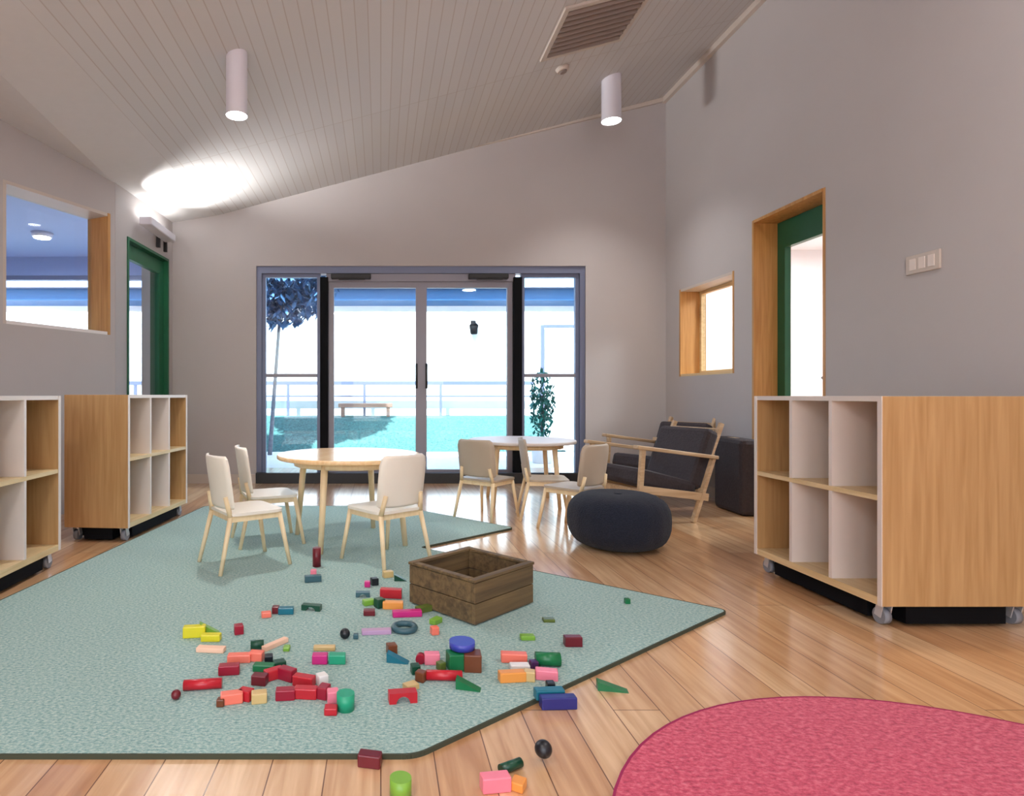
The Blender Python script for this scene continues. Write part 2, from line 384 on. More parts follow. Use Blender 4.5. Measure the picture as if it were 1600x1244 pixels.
# wall thickness lies on local -y (side=-1)
q.box((u0+t/2, -.11, (a+c)/2), (t, .23, c-a)); q.build('lining', 'oak_reveal', W1)
q = MB(); q.box((u1-t/2, -.11, (a+c)/2), (t, .22, c-a)); q.build('near_jamb', 'trim', W1)
q = MB(); q.box(((u0+u1)/2, -.11, c-t/2), (u1-u0-2*t, .22, t)); q.build('head_board', 'trim', W1)
q = MB(); q.box(((u0+u1)/2, -.11, a+t/2), (u1-u0-2*t, .22, t)); q.build('sill', 'wall_white', W1)
q = MB(); q.box(((u0+u1)/2, -.19, (a+c)/2), (u1-u0-2*t, .008, c-a-2*t)); q.build('glass', 'glass_in', W1)

# ---- neighbouring rooms seen through the glazing
wall('wall_left_room_far', 'wall_blue', (-7.0, 8.2), (1, 0), 4.85, 0, 3.0, .15, [(1.2, 4.0, .8, 2.5)], side=1)
wall('wall_left_room_outer', 'wall_white', (-7.0, -1), (0, 1), 9.3, 0, 3.0, .15, side=1)
wall('wall_left_room_side', 'wall_white', (-2.26, 6.32), (0, 1), 1.9, 0, 3.0, .1, side=1)
wall('wall_left_room_front', 'wall_white', (-7.0, .2), (1, 0), 2.9, 0, 3.0, .15, side=1)
b = MB(); b.prism([(-7, .2), (-4.3, .2), (-2.5, 4.75), (-2.32, 4.95), (-2.25, 8.3), (-7, 8.3)], 2.75, 2.9); struct(b.build('ceiling_left_room', 'wall_blue'))
b = MB(); b.box((-4.65, 4.4, -.05), (4.7, 8.4, .08)); struct(b.build('floor_left_room', 'concrete'))
W3 = empty('window_3', (0, 8.2, 0), kind='structure')
frame_part('window_frame', 'alu_blue', -5.8, -3.0, .8, 2.5, .06, W3, dy=.08, y=.05)
box_part('glass', 'glass_in', -5.74, -3.06, .86, 2.44, W3, dy=.008, y=.05, bev=0)
box_part('mullion', 'alu_blue', -5.2, -5.16, .86, 2.44, W3, dy=.06, y=.05)
wall('wall_right_room_far', 'wall_white', (3.1, 7.9), (1, 0), 3.5, 0, 2.9, .15, side=1)
wall('wall_right_room_outer', 'wall_white', (6.5, 1), (0, 1), 7, 0, 2.9, .15, [(2.2, 5.4, .9, 2.3)], side=-1)
wall('wall_right_room_front', 'wall_white', (3.1, 1.0), (1, 0), 3.5, 0, 2.9, .15, side=-1)
b = MB(); b.box((4.85, 4.4, 2.83), (3.5, 7.2, .12)); struct(b.build('ceiling_right_room', 'wall_white'))
b = MB(); b.box((6.0, 4.5, -.055), (1.8, 7.2, .1)); struct(b.build('floor_right_room', 'floor'))
portal((6.75, 4.8, 1.6), (R(90), 0, R(90)), 3.3, 1.5)
portal((-4.4, 8.5, 1.6), (R(-90), 0, 0), 3.0, 1.7)

# ================================================================ OUTSIDE
b = MB(); b.box((0, 15.2, -.1), (40, 17.7, .16)); struct(b.build('paving', 'concrete'))
b = MB(); b.box((0, -13.3, -.2), (60, 20, .16)); b.box((23, -.5, -.2), (32.8, 26, .16)); b.box((-23.6, -.5, -.2), (32.8, 26, .16)); struct(b.build('ground', 'concrete'))
b = MB(); b.prism([(9.7, -.02), (11.38, -.02), (11.38, .505), (10.55, .5), (10.1, .24)], -8, 2.95, 'X'); 
tag(b.build('turf_bank', 'turf'), 'teal green turf bank sloping up beyond the paving outside the glass doors', 'grass', kind='stuff')
wall('wall_courtyard', 'out_wall', (-9, 11.4), (1, 0), 20, -.02, 2.45, .2, side=1)
H = empty('house', (0, 14.2, -.02), label='white rendered building with a blue eave beyond the courtyard wall', cat='building')
q = MB(); q.box((0, 2, 1.5), (18, 4, 3.0)); q.build('wall', 'out_wall', H)
q = MB(); q.box((0, -.35, 3.12), (18.6, 1.0, .26)); q.build('fascia', 'fascia', H)
q = MB(); q.prism([(-1.0, 3.25), (4.4, 3.25), (4.4, 3.9)], -9.3, 9.3, 'X'); q.build('roof', 'alu', H)
for wx in (-5.2, -1.8, 1.6, 5.0):
    q = MB(); q.box((wx, -.01, 2.3), (1.3, .05, .9)); ww = q.build('window', 'alu_blue', H)
    q = MB(); q.box((wx, -.04, 2.3), (1.18, .02, .78)); q.build('pane', 'glass_in', ww)
FN = empty('rail_fence', (0, 11.15, .505), label='blue-grey steel rail fence running along the top of the turf bank', cat='fence')
q = MB(); q.box((-2.5, 0, .6), (10.6, .05, .07)); q.build('top_rail', 'alu_blue', FN)
q = MB(); q.box((-2.5, 0, .36), (10.6, .03, .03)); q.build('lower_rail', 'alu_blue', FN)
for i in range(8):
    q = MB(); q.box((-7.3+i*1.4, 0, .3), (.045, .045, .6)); q.build('post', 'alu_blue', FN)
BN = empty('bench', (-.27, 10.8, .505), label='low brown timber bench seat on the turf bank outside', cat='bench')
q = MB(); q.box((0, 0, .2), (.95, .3, .07), bev=.005); q.build('seat', 'bench', BN)
for sx in (-.4, .4):
    q = MB(); q.box((sx, 0, .0825), (.06, .26, .165)); q.build('leg', 'bench', BN)
WLm = empty('outdoor_wall_lamp', (1.73, 11.4, 2.12), label='small black lantern lamp fixed to the white courtyard wall', cat='lamp')
q = MB(); q.box((0, -.02, .05), (.09, .03, .22), bev=.005); q.build('back_plate', 'black', WLm)
q = MB(); q.cyl((0, -.1, -.1), (0, -.1, .06), .06, .085); q.cyl((0, -.1, .06), (0, -.1, .13), .09, .02); q.build('lantern', 'black', WLm)
DF = empty('garden_gate', (2.93, 9.6, -.02), label='dark framed white gate in the yard beyond the right side pane', cat='gate')
q = MB(); q.box((-.38, 0, 1.0), (.05, .06, 2.02)); q.box((.4, 0, 1.0), (.05, .06, 2.02)); q.box((.01, 0, 1.99), (.73, .06, .05)); q.build('gate_frame', 'alu_blue', DF)
q = MB(); q.box((.01, .01, .99), (.72, .03, 1.9)); q.build('panel', 'out_wall', DF)
# potted shrub
random.seed(5)
def foliage(name, m, parent, c, rad, n, leaf, seed=1):
    rnd = random.Random(seed); q = MB()
    for i in range(n):
        while True:
            p = Vector((rnd.uniform(-1, 1), rnd.uniform(-1, 1), rnd.uniform(-1, 1)))
            if .25 < p.length < 1: break
        p = Vector((p.x*rad[0], p.y*rad[1], p.z*rad[2])) + Vector(c)
        mt = Matrix.Translation(p) @ Matrix.Rotation(rnd.uniform(0, 6.28), 4, 'Z') @ Matrix.Rotation(rnd.uniform(-1.2, 1.2), 4, 'X') @ Matrix.Diagonal((leaf*rnd.uniform(.6, 1.1), leaf*rnd.uniform(1.2, 2), 1, 1))
        vs = [q.b.verts.new(mt @ Vector(v)) for v in ((0, -.5, 0), (.35, -.1, .0), (0, .5, .0), (-.35, -.1, 0))]
        q.b.faces.new(vs)
    return q.build(name, m, parent)
PS = empty('potted_shrub', (2.15, 8.1, -.02), label='teal green shrub in a white pot outside the right side pane', cat='plant')
foliage('foliage', 'leaf', PS, (0, 0, .78), (.17, .17, .48), 700, .06)
q = MB(); q.cyl((0, 0, .3), (0, 0, .9), .018); q.build('stem', 'bark', PS)
q = MB(); q.cyl((0, 0, 0), (0, 0, .32), .12, .17, n=28); q.build('pot', 'out_wall', PS)
TR = empty('courtyard_tree', (-1.9, 9.2, -.02), label='blue-green tree with thin pale trunks outside the left side pane', cat='tree')
foliage('crown', 'leaf_dark', TR, (.25, 0, 2.62), (1.0, .7, .72), 3400, .12, 3)
for dx, tx in ((-.1, -.3), (.08, .1), (.22, .4)):
    q = MB(); q.cyl((dx, 0, 0), (tx, 0, 2.5), .035, .02, n=10); q.build('trunk', 'bark', TR)

# ================================================================ LAMPS, CEILING FITTINGS
def downlight(x, y, length, label, power=85, rd=.082):
    z = zc(x) if x > -1.65 else 2.7
    r = empty('ceiling_downlight', (x, y, z), label=label, cat='ceiling lamp', group='surface-mounted cylinder downlights')
    q = MB(); q.cyl((0, 0, .03), (0, 0, -length), rd, n=32, cap=False); q.cyl((0, 0, .03), (0, 0, -length+.03), rd-.003, n=32); q.build('housing', 'lamp', r)
    q = MB(); q.cyl((0, 0, -length+.028), (0, 0, -length+.004), rd-.008, rd-.006, n=32); q.build('lens', 'glow', r)
    l_ = light('downlight_and_fill', 'SPOT', (x, y, z-length-.02), power, (1, .96, .92), spot_size=R(112), spot_blend=1.0, shadow_soft_size=.07)
    return r
downlight(-.853, 3.6, .36, 'white cylinder downlight on the ceiling, left of the two, near the bright wall glow', rd=.062)
downlight(2.01, 5.3, .377, 'white cylinder downlight on the ceiling, right of the two, beside the sloping wall')
# bare area lights added behind the camera as even fill, no fittings built
for x, y in ((-.85, .2), (2.0, 1.6), (2.0, -1.4), (-.85, -2.0)):
    light('downlight_and_fill', 'AREA', (x, y, zc(x)-.38), 24, (1, .98, .97), shape='DISK', size=.3)

# wall uplight over the green door
UP = empty('wall_uplight', (-2.10, 5.55, 2.36), label='white wall-mounted uplight above the green door, washing the ceiling', cat='wall lamp')
q = MB(); q.box((.07, 0, .03), (.11, .62, .07), bev=.01); q.build('housing', 'lamp', UP)
q = MB(); q.box((.07, 0, .068), (.08, .56, .006)); q.build('lens', 'glow', UP)
for yy in (.16, .34):
    q = MB(); q.box((.012, yy, .02), (.03, .03, .22)); q.build('bracket', 'dark', UP)
light('uplight_beam', 'AREA', (-1.98, 5.35, 2.47), 30, (1, .98, .94), rot=Vector((.8, -.06, .66)).to_track_quat('-Z', 'Y').to_euler(), shape='RECTANGLE', size=.5, size_y=.06, spread=R(96))
# left-room lamp, then lights added to brighten the right room, no fittings
LR = empty('ceiling_downlight', (-3.9, 7.0, 2.75), label='round white ceiling lamp in the blue room behind the left window', cat='ceiling lamp')
q = MB(); q.cyl((0, 0, 0), (0, 0, -.05), .12, .1, n=28); q.build('housing', 'lamp', LR)
q = MB(); q.cyl((0, 0, -.05), (0, 0, -.06), .085, n=28); q.build('lens', 'glow', LR)
light('next_room_light', 'AREA', (-3.9, 6.2, 2.6), 120, (.9, .95, 1), shape='DISK', size=.2)
light('next_room_light', 'AREA', (4.9, 4.6, 2.7), 130, (1, .98, .94), shape='RECTANGLE', size=1.2, size_y=.6)
light('next_room_light', 'AREA', (4.7, 6.6, 2.7), 90, (1, .98, .94), shape='RECTANGLE', size=1.2, size_y=.6)

sl = math.atan(.2626)
VG = empty('ceiling_vent', (1.52, 4.32, zc(1.52)), label='grey square air grille set into the raked ceiling', cat='air vent'); VG.rotation_euler = (0, -sl, 0)
q = MB()
for s_ in (-1, 1):
    q.box((s_*.30, 0, -.006), (.035, .64, .022)); q.box((0, s_*.30, -.006), (.565, .035, .022))
q.build('frame', 'trim', VG)
q = MB(); q.box((0, 0, -.001), (.565, .565, .006)); q.build('backing', 'grille', VG)
for k in range(9):
    q = MB(); q.box((0, -.25+k*.0625, -.012), (.56, .006, .03), tilt=Matrix.Rotation(R(35), 4, 'X')); q.build('slat', 'grille', VG)
SD = empty('smoke_detector', (1.45, 4.86, zc(1.45)), label='small round detector on the ceiling beyond the air grille', cat='smoke detector'); SD.rotation_euler = (0, -sl, 0)
q = MB(); q.cyl((0, 0, 0), (0, 0, -.03), .055, .045, n=24); q.build('base', 'trim', SD)
q = MB(); q.cyl((0, 0, -.03), (0, 0, -.042), .03, .025, n=20); q.build('sensor', 'grille', SD)
SW = empty('wall_control_panel', (RX, 3.2, 1.58), label='pale grey control plate high on the right wall beside the door', cat='switch')
q = MB(); q.box((-.006, 0, 0), (.012, .2, .1), bev=.003); q.build('plate', 'trim', SW)
for k in (-1, 0, 1):
    q = MB(); q.box((-.0135, k*.055, 0), (.004, .036, .06)); q.build('switch', 'lam', SW)

# ================================================================ RUGS
def rounded(pts, r, n=6):
    out = []
    for i, p in enumerate(pts):
        p = Vector(p); a = Vector(pts[i-1]); c = Vector(pts[(i+1) % len(pts)])
        d1 = (a-p).normalized(); d2 = (c-p).normalized(); rr = min(r, (a-p).length/2.2, (c-p).length/2.2)
        for k in range(n+1):
            t = k/n; out.append(tuple((p+d1*rr)*(1-t)**2 + p*2*t*(1-t) + (p+d2*rr)*t*t))
    return out
def rug(name, m, em, pts, h, label):
    q = MB(); q.prism(pts, 0, h)
    o = q.build(name, m); tag(o, label, 'rug')
    q = MB(); n_ = len(pts); c = sum((Vector(p) for p in pts), Vector((0, 0)))/n_
    for i in range(n_):
        a, d = Vector(pts[i]), Vector(pts[(i+1) % n_])
        if (d-a).length < 1e-4: continue
        e = (d-a).normalized(); nn = Vector((e.y, -e.x))*.003
        q.bar((a.x+nn.x, a.y+nn.y, h*.5), (d.x+nn.x, d.y+nn.y, h*.5), .006, h+.001)
    q.build('binding', em, o); return o
RT = .011
rp = rounded([(-1.72, 1.475), (.085, 1.475), (1.40, 2.46), (.22, 3.48), (.87, 4.0), (.12, 4.78), (-1.38, 4.78), (-1.62, 2.5)], .035)
rug('mint_rug', 'teal_rug', 'rug_edge', rp, RT, 'large mint grey angular rug with dark edging, under the scattered toys')
pc, pr = (1.22, .93), .81
rug('round_rug', 'pink_rug', 'pink_edge', [(pc[0]+pr*math.cos(2*math.pi*i/72), pc[1]+pr*math.sin(2*math.pi*i/72)) for i in range(72)], .016, 'round pink-red rug on the timber floor at bottom right')

# ================================================================ STORAGE UNITS (open face = local +x side, length along y)
def cabinet(loc, rz, length, depth, label, top=.88, bays=3, face=1):
    """local: length along +y from 0, open front at x=0, body to -face*x"""
    r = empty('storage_unit', loc, rz, label, 'storage cabinet', 'open cube storage units on castors')
    zb, t = .085, .02; xf, xb = 0, -face*depth; xm = (xf+xb)/2
    for y in (t/2, length-t/2):
        q = MB(); q.box((xm, y, (zb+top)/2), (depth, t, top-zb), bev=.002); q.build('end_panel', 'oak', r)
        q = MB(); q.box((face*.0015, y, (zb+top)/2), (.003, t, top-zb)); q.build('edge_strip', 'lam', r)
    q = MB(); q.box((xm, length/2, top-t/2), (depth, length-2*t, t)); q.build('top_panel', 'lam', r)
    q = MB(); q.box((xm, length/2, zb+.015), (depth, length-2*t, .03)); q.build('bottom_panel', 'oak_pale', r)
    q = MB(); q.box((xb+face*.006, length/2, (zb+top)/2), (.012, length-2*t, top-zb-.05)); q.build('back_panel', 'oak', r)
    zs = (zb+top)/2+.01; iw = length-2*t
    q = MB(); q.box((xm+face*.006, length/2, zs), (depth-.014, iw, t)); q.build('shelf', 'oak_pale', r)
    for k in range(1, bays):
        y = t+iw*k/bays
        for a, c in ((zb+.03, zs-t/2), (zs+t/2, top-t)):
            q = MB(); q.box((xm+face*.006, y, (a+c)/2), (depth-.014, .018, c-a)); q.build('divider', 'lam', r)
    q = MB(); q.box((xm, length/2, .048), (depth-.22, length-.05, .072)); q.box((xm, length/2, .048), (depth-.06, length-.22, .072)); q.build('under_box', 'black', r)  # black boxes filling the gap below the bottom panel, almost to the floor
    for x in (xf-face*.05, xb+face*.05):
        for y in (.05, length-.05):
            q = MB(); q.box((x, y, zb-.003), (.05, .05, .006)); q.bar((x-.018, y, zb-.005), (x-.018, y+.012, .03), .004, .03, up=(0, 1, 0)); q.bar((x+.018, y, zb-.005), (x+.018, y+.012, .03), .004, .03, up=(0, 1, 0))
            k_ = q.build('castor', 'steel', r)
            q = MB(); q.cyl((x-.013, y+.012, .0315), (x+.013, y+.012, .0315), .0312, n=24); q.build('wheel', 'castor', k_)
    return r
cabinet((1.885, 2.285, 0), 0, .78, .6, 'oak storage unit on castors on the right, end panel facing the camera', top=.877, face=-1)
cabinet((-1.51, 3.63, 0), R(-5), .87, .4, 'oak storage unit on castors by the left wall, nearer the green door', top=.884)
cabinet((-1.655, 1.95, 0), R(0), 1.19, .4, 'oak storage unit on castors cut off by the left edge of the photo', top=.878, bays=4)

# ================================================================ CHILDREN'S TABLES AND CHAIRS
def table(x, y, label, topm, rot):
    r = empty('round_table', (x, y, 0), R(rot), label, 'table', "low round children's tables")
    q = MB(); q.lathe([(.425, .494), (.43, .498), (.43, .514), (.426, .519)], 56); q.build('tabletop', topm, r)
    q = MB(); q.lathe([(.33, .455), (.33, .494)], 40); q.build('apron', 'ply', r)
    for k in range(4):
        a = math.pi/2*k
        q = MB(); q.cyl((.31*math.cos(a), .31*math.sin(a), .494), (.36*math.cos(a), .36*math.sin(a), 0), .021, .015, n=16); q.build('leg', 'ply', r)
    return r
t1 = table(-.19, 3.66, "low round children's table in front, birch top, standing on the mint rug", 'birch', 67); t1.location.z = RT
table(1.16, 5.0, "low round white-topped children's table near the glass doors on bare floor", 'lam', 40)

def kid_chair(x, y, face, z, label, m='chair_shell'):
    """local forward +x"""
    r = empty('childs_chair', (x, y, z), R(face), label, 'chair', "small children's chairs around the low tables")
    W, D, SH, BH = .15, .145, .29, .57
    q = MB()
    # curved backrest
    n, t = 10, .010
    rows = []
    for zz, k in ((.308, .86), (.32, .98), (.42, 1), (.52, 1), (.555, .93), (.57, .78)):
        rows.append([( -D-.012+ -.14*(zz-.34) + .035*((-1+2*i/n)**2), W*k*(-1+2*i/n), zz) for i in range(n+1)])
    def grid(off):
        return [[q.b.verts.new((p[0]+off, p[1], p[2])) for p in row] for row in rows]
    A, B = grid(0), grid(-t)
    for i in range(len(rows)-1):
        for j in range(n):
            f = q.b.faces.new((A[i][j], A[i][j+1], A[i+1][j+1], A[i+1][j])); f.smooth = True
            f = q.b.faces.new((B[i][j+1], B[i][j], B[i+1][j], B[i+1][j+1])); f.smooth = True
    for j in range(n):
        q.b.faces.new((A[0][j+1], A[0][j], B[0][j], B[0][j+1])); q.b.faces.new((A[-1][j], A[-1][j+1], B[-1][j+1], B[-1][j]))
    for i in range(len(rows)-1):
        q.b.faces.new((A[i][0], A[i+1][0], B[i+1][0], B[i][0])); q.b.faces.new((A[i+1][n], A[i][n], B[i][n], B[i+1][n]))
    q.build('backrest', m, r)
    q = MB(); q.prism(rounded([(-D, -W), (D, -W*1.05), (D, W*1.05), (-D, W)], .05), SH-.014, SH); q.build('seat', m, r)
    q = MB()
    for s in (-1, 1): q.bar((-D+.01, s*(W-.02), SH-.03), (D-.01, s*(W-.02), SH-.03), .018, .028)
    q.bar((-D+.02, -W+.03, SH-.03), (-D+.02, W-.03, SH-.03), .018, .028); q.bar((D-.02, -W+.03, SH-.03), (D-.02, W-.03, SH-.03), .018, .028)
    q.build('seat_rail', 'ply', r)
    for s in (-1, 1):
        q = MB(); q.cyl((D-.02, s*(W-.02), SH-.014), (D+.03, s*(W+.005), 0), .013, .010, n=14); q.build('leg', 'ply', r)
        q = MB(); q.cyl((-D-.006-.14*.03, s*(W-.035), .37), (-D+.01, s*(W-.02), SH-.02), .011, .013, n=14); q.cyl((-D+.01, s*(W-.02), SH-.02), (-D-.05, s*(W+.005), 0), .013, .010, n=14); q.build('leg', 'ply', r)
    return r
kid_chair(-.70, 3.16, 35, RT, "cream children's chair left of the front table, nearest to the storage units")
kid_chair(-.67, 3.64, 22, RT, "cream children's chair tucked at the left of the front table, behind another chair")
kid_chair(.02, 3.20, 128, RT, "cream children's chair with its back to the camera, right of the front table")
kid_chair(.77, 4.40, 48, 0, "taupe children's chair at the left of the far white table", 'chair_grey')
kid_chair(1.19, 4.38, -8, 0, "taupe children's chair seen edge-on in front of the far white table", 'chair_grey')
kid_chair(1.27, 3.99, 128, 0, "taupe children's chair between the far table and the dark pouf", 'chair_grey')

# ================================================================ LOUNGE CHAIRS
def lounge(x, y, face, label):
    """local forward +x"""
    r = empty('lounge_chair', (x, y, 0), R(face), label, 'armchair', 'low timber lounge chairs with dark cushions')
    W = .27
    q = MB(); q.box((.02, 0, .27), (.50, 2*W-.06, .12), tilt=Matrix.Rotation(R(14), 4, 'Y').inverted(), bev=.03); q.build('seat_cushion', 'cushion', r)
    q = MB(); q.box((-.30, 0, .43), (.11, 2*W-.06, .44), tilt=Matrix.Rotation(R(-22), 4, 'Y'), bev=.03); q.build('back_cushion', 'cushion', r)
    for s in (-1, 1):
        q = MB(); q.bar((.32, s*W, .535), (-.36, s*W, .445), .055, .026, up=(0, 0, 1), bev=.006); q.build('armrest', 'frame_wood', r)
        q = MB(); q.bar((.26, s*W, .52), (.30, s*W, 0), .034, .028, bev=.004); q.build('leg', 'frame_wood', r)
        q = MB(); q.bar((-.34, s*W, .46), (-.16, s*W, 0), .034, .028, bev=.004); q.build('leg', 'frame_wood', r)
        q = MB(); q.bar((.28, s*W, .25), (-.28, s*W, .17), .03, .05); q.build('side_rail', 'frame_wood', r)
    q = MB(); q.bar((.27, -W, .22), (.27, W, .22), .03, .05); q.build('front_rail', 'frame_wood', r)
    q = MB()
    for s in (-1, 1): q.bar((-.25, s*(W-.05), .2), (-.46, s*(W-.05), .68), .025, .03)
    for k in range(5):
        t = .15+k*.19; q.bar((-.25-.21*t, -W+.04, .2+.48*t), (-.25-.21*t, W-.04, .2+.48*t), .03, .012)
    q.build('back_frame', 'frame_wood', r)
    return r
lounge(1.93, 4.42, 197, 'timber lounge chair with dark cushions behind the pouf, nearer the camera')
lounge(2.36, 5.22, 205, 'timber lounge chair with dark cushions in the back right corner')

FC = empty('leaning_cushion', (2.70, 4.62, 0), R(-3), 'dark grey upright cushion leaning on the right wall behind the lounge chair', 'cushion')
q = MB(); q.box((0, 0, .28), (.14, .42, .56), bev=.035); q.build('cover', 'cushion', FC)
q = MB(); q.bar((-.02, -.06, .555), (-.02, .06, .555), .03, .012); q.build('strap', 'frame_wood', FC)

# ================================================================ POUF
q = MB(); prof = []
for i in range(17):
    a = -math.pi/2 + math.pi*i/16
    rr = .285*abs(math.cos(a))**.46; z = .165+.165*math.copysign(abs(math.sin(a))**.8, math.sin(a))
    prof.append((max(rr, .004), z))
prof[-1] = (.004, .318)
q.lathe(prof, 72, wob=lambda a, z: 1+.006*math.cos(a*18))
PF = q.build('floor_pouf', 'pouf', None, (1.385, 3.55, 0)); PF.scale = (1, 1, .96); tag(PF, 'round dark charcoal knitted floor pouf on the timber floor', 'pouf')
q = MB(); q.cyl((0, 0, .312), (0, 0, .325), .028, .02, n=20); q.build('button', 'pouf', PF)

# ================================================================ WOODEN CRATE
CR = empty('toy_crate', (.378, 2.54, RT), R(42), 'open brown wooden box on the mint rug beside the toys', 'box')
cw, cd, chh, ct = .38, .35, .165, .018
def crate_side(c, d, ax):
    q = MB()
    for k, z0 in enumerate((.006, .085)):
        q.box((c[0], c[1], z0+.038), (d[0], d[1], .076), bev=.002)
    q.build('side_board', 'crate', CR)
crate_side((0, -cd/2+ct/2), (cw, ct), 0); crate_side((0, cd/2-ct/2), (cw, ct), 0)
crate_side((-cw/2+ct/2, 0), (ct, cd-2*ct-.001), 1); crate_side((cw/2-ct/2, 0), (ct, cd-2*ct-.001), 1)
q = MB(); q.box((0, 0, .012), (cw-2*ct-.002, cd-2*ct-.002, .012)); q.build('base_board', 'crate', CR)
q = MB()
for s in (-1, 1):
    q.box((0, s*(cd/2-.012), chh+.004), (cw+.01, .03, .012), bev=.003); q.box((s*(cw/2-.012), 0, chh+.004), (.03, cd-.056, .012), bev=.003)
q.build('rim', 'crate', CR)

# ================================================================ TOYS
COL = dict(red=(184, 30, 44), crimson=(150, 18, 46), darkred=(104, 18, 32), salmon=(236, 120, 100), peach=(240, 196, 168), pink=(236, 130, 150),
           magenta=(196, 36, 120), yellow=(214, 204, 40), lime=(122, 170, 60), green=(16, 108, 62), emerald=(36, 154, 116), darkgreen=(16, 70, 50),
           olive=(90, 104, 40), teal=(20, 104, 124), slate=(56, 90, 100), navy=(40, 44, 120), blue=(60, 70, 170), black=(22, 24, 30), brown=(110, 60, 34),
           orange=(230, 150, 70), tan=(206, 176, 120), mauve=(186, 150, 186), purple=(70, 30, 80), white=(228, 224, 220))
for k, v in COL.items(): M['toy_'+k] = mat('toy_'+k, srgb(*v), .35, noise=.02)
def floor_at(px, py, z):
    Y = (EYE-z)*FPX/(py-VY); return (px-VX)/FPX*Y, Y
def toy(kind, col, px, py, L, label, rz=0, z=RT, h=None, wd=None):
    x, y = floor_at(px, py, z); Lm = L/FPX*y; q = MB(); h = h or .03; wd = wd or .03; rz = R(rz)
    nm = {'block': 'toy_block', 'cube': 'toy_cube', 'rod': 'toy_rod', 'drum': 'toy_cylinder', 'ball': 'toy_ball', 'ring': 'toy_ring', 'arch': 'toy_arch', 'wedge': 'toy_wedge', 'plank': 'toy_plank'}[kind]
    if kind == 'block': q.box((0, 0, h/2), (Lm, wd, h), bev=.003)
    elif kind == 'cube': q.box((0, 0, Lm/2), (Lm, Lm, Lm), bev=.003)
    elif kind == 'plank': q.box((0, 0, .008), (Lm, wd, .016), bev=.002)
    elif kind == 'rod': q.cyl((-Lm/2, 0, h/2), (Lm/2, 0, h/2), h/2, n=20)
    elif kind == 'drum': q.cyl((0, 0, 0), (0, 0, h), Lm/2, n=28)
    elif kind == 'ball':
        s = bmesh.ops.create_uvsphere(q.b, u_segments=24, v_segments=14, radius=Lm/2); bmesh.ops.translate(q.b, vec=(0, 0, Lm/2), verts=s['verts'])
        for f in q.b.faces: f.smooth = True
    elif kind == 'ring':
        R0, r0 = Lm*.39, Lm*.11; N, K = 32, 12; vs = []
        for i in range(N):
            a = 2*math.pi*i/N
            vs.append([q.b.verts.new(((R0+r0*math.cos(2*math.pi*j/K))*math.cos(a), (R0+r0*math.cos(2*math.pi*j/K))*math.sin(a), r0+r0*math.sin(2*math.pi*j/K))) for j in range(K)])
        for i in range(N):
            for j in range(K):
                f = q.b.faces.new((vs[i][j], vs[(i+1) % N][j], vs[(i+1) % N][(j+1) % K], vs[i][(j+1) % K])); f.smooth = True
    elif kind == 'arch':
        pts = [(-Lm/2, 0), (-Lm/2, h), (Lm/2, h), (Lm/2, 0), (Lm*.25, 0)] + [(Lm*.25*math.cos(math.pi*i/10), Lm*.25*math.sin(math.pi*i/10)*min(1, h*.7/(Lm*.25))) for i in range(1, 10)] + [(-Lm*.25, 0)]
        q.prism(pts, -wd/2, wd/2, 'Y')
    elif kind == 'wedge': q.prism([(-Lm/2, 0), (Lm/2, 0), (-Lm/2, h)], -wd/2, wd/2, 'Y')
    o = q.build(nm, 'toy_'+col, None, (x, y, z), rz)
    cat = {'ball': 'toy ball', 'ring': 'toy ring'}.get(kind, 'toy block')
    return tag(o, label, cat, 'wooden toys scattered on the rug and floor')
T = toy
# far row, under and in front of the table
T('drum', 'darkred', 495, 885, 13, 'upright dark red cylinder under the near edge of the front table', h=.095)
T('block', 'slate', 489, 909, 26, 'slate block just below the upright dark red cylinder', 12)
T('cube', 'pink', 490, 899, 9, 'tiny pink cube touching the slate block under the table')
T('block', 'tan', 606, 902, 16, 'small tan block at the foot of the front right chair', 20)
T('wedge', 'darkgreen', 626, 907, 20, 'dark green wedge beside the left corner of the wooden box', 0)
T('cube', 'black', 585, 914, 11, 'tiny black cube with a pink one at its left, in front of the right chair', 20)
T('cube', 'magenta', 574, 917, 9, 'tiny magenta cube at the left of a tiny black cube')
T('arch', 'slate', 567, 932, 22, 'slate grey arch left of the red block near the wooden box', 0, h=.02)
T('block', 'red', 611, 934, 34, 'red block left of the wooden box, in front of the front right chair', -8, h=.04)
T('block', 'orange', 614, 951, 32, 'orange block lying just in front of the red block by the wooden box', -4)
T('cube', 'darkgreen', 593, 949, 14, 'dark green cube at the left end of the orange block', 30)
T('block', 'lime', 576, 945, 18, 'bright lime block left of the dark green cube', 25, h=.022)
T('block', 'darkred', 577, 961, 18, 'short dark red block below the bright lime block', 0, h=.022)
T('block', 'magenta', 636, 963, 46, 'long magenta block lying above the dark ring', 6, h=.024)
T('cube', 'crimson', 671, 942, 13, 'crimson cube resting against the left side of the wooden box', 40)
T('block', 'olive', 662, 956, 26, 'olive green block against the near left side of the wooden box', 30, h=.025)
T('block', 'lime', 681, 974, 20, 'lime block under the lower left edge of the wooden box', 50, h=.02)
T('ring', 'slate', 632, 985, 42, 'dark slate ring lying flat in front of the magenta block')
T('plank', 'mauve', 588, 990, 46, 'pale mauve plank left of the dark ring', 5)
T('cube', 'salmon', 679, 991, 12, 'small salmon cube right of the dark ring', 15)
T('ball', 'black', 539, 998, 16, 'small black ball alone in the middle of the rug')
T('cube', 'slate', 556, 998, 8, 'tiny slate cube just right of the small black ball on the rug')
T('arch', 'darkgreen', 487, 953, 30, 'dark green arch lying alone below the front table', -12, h=.022)
T('block', 'teal', 447, 959, 24, 'teal block with a dark red end piece, left of the dark green arch', 3, h=.026)
T('cube', 'darkred', 431, 958, 11, 'dark red cube touching the left end of the teal block')
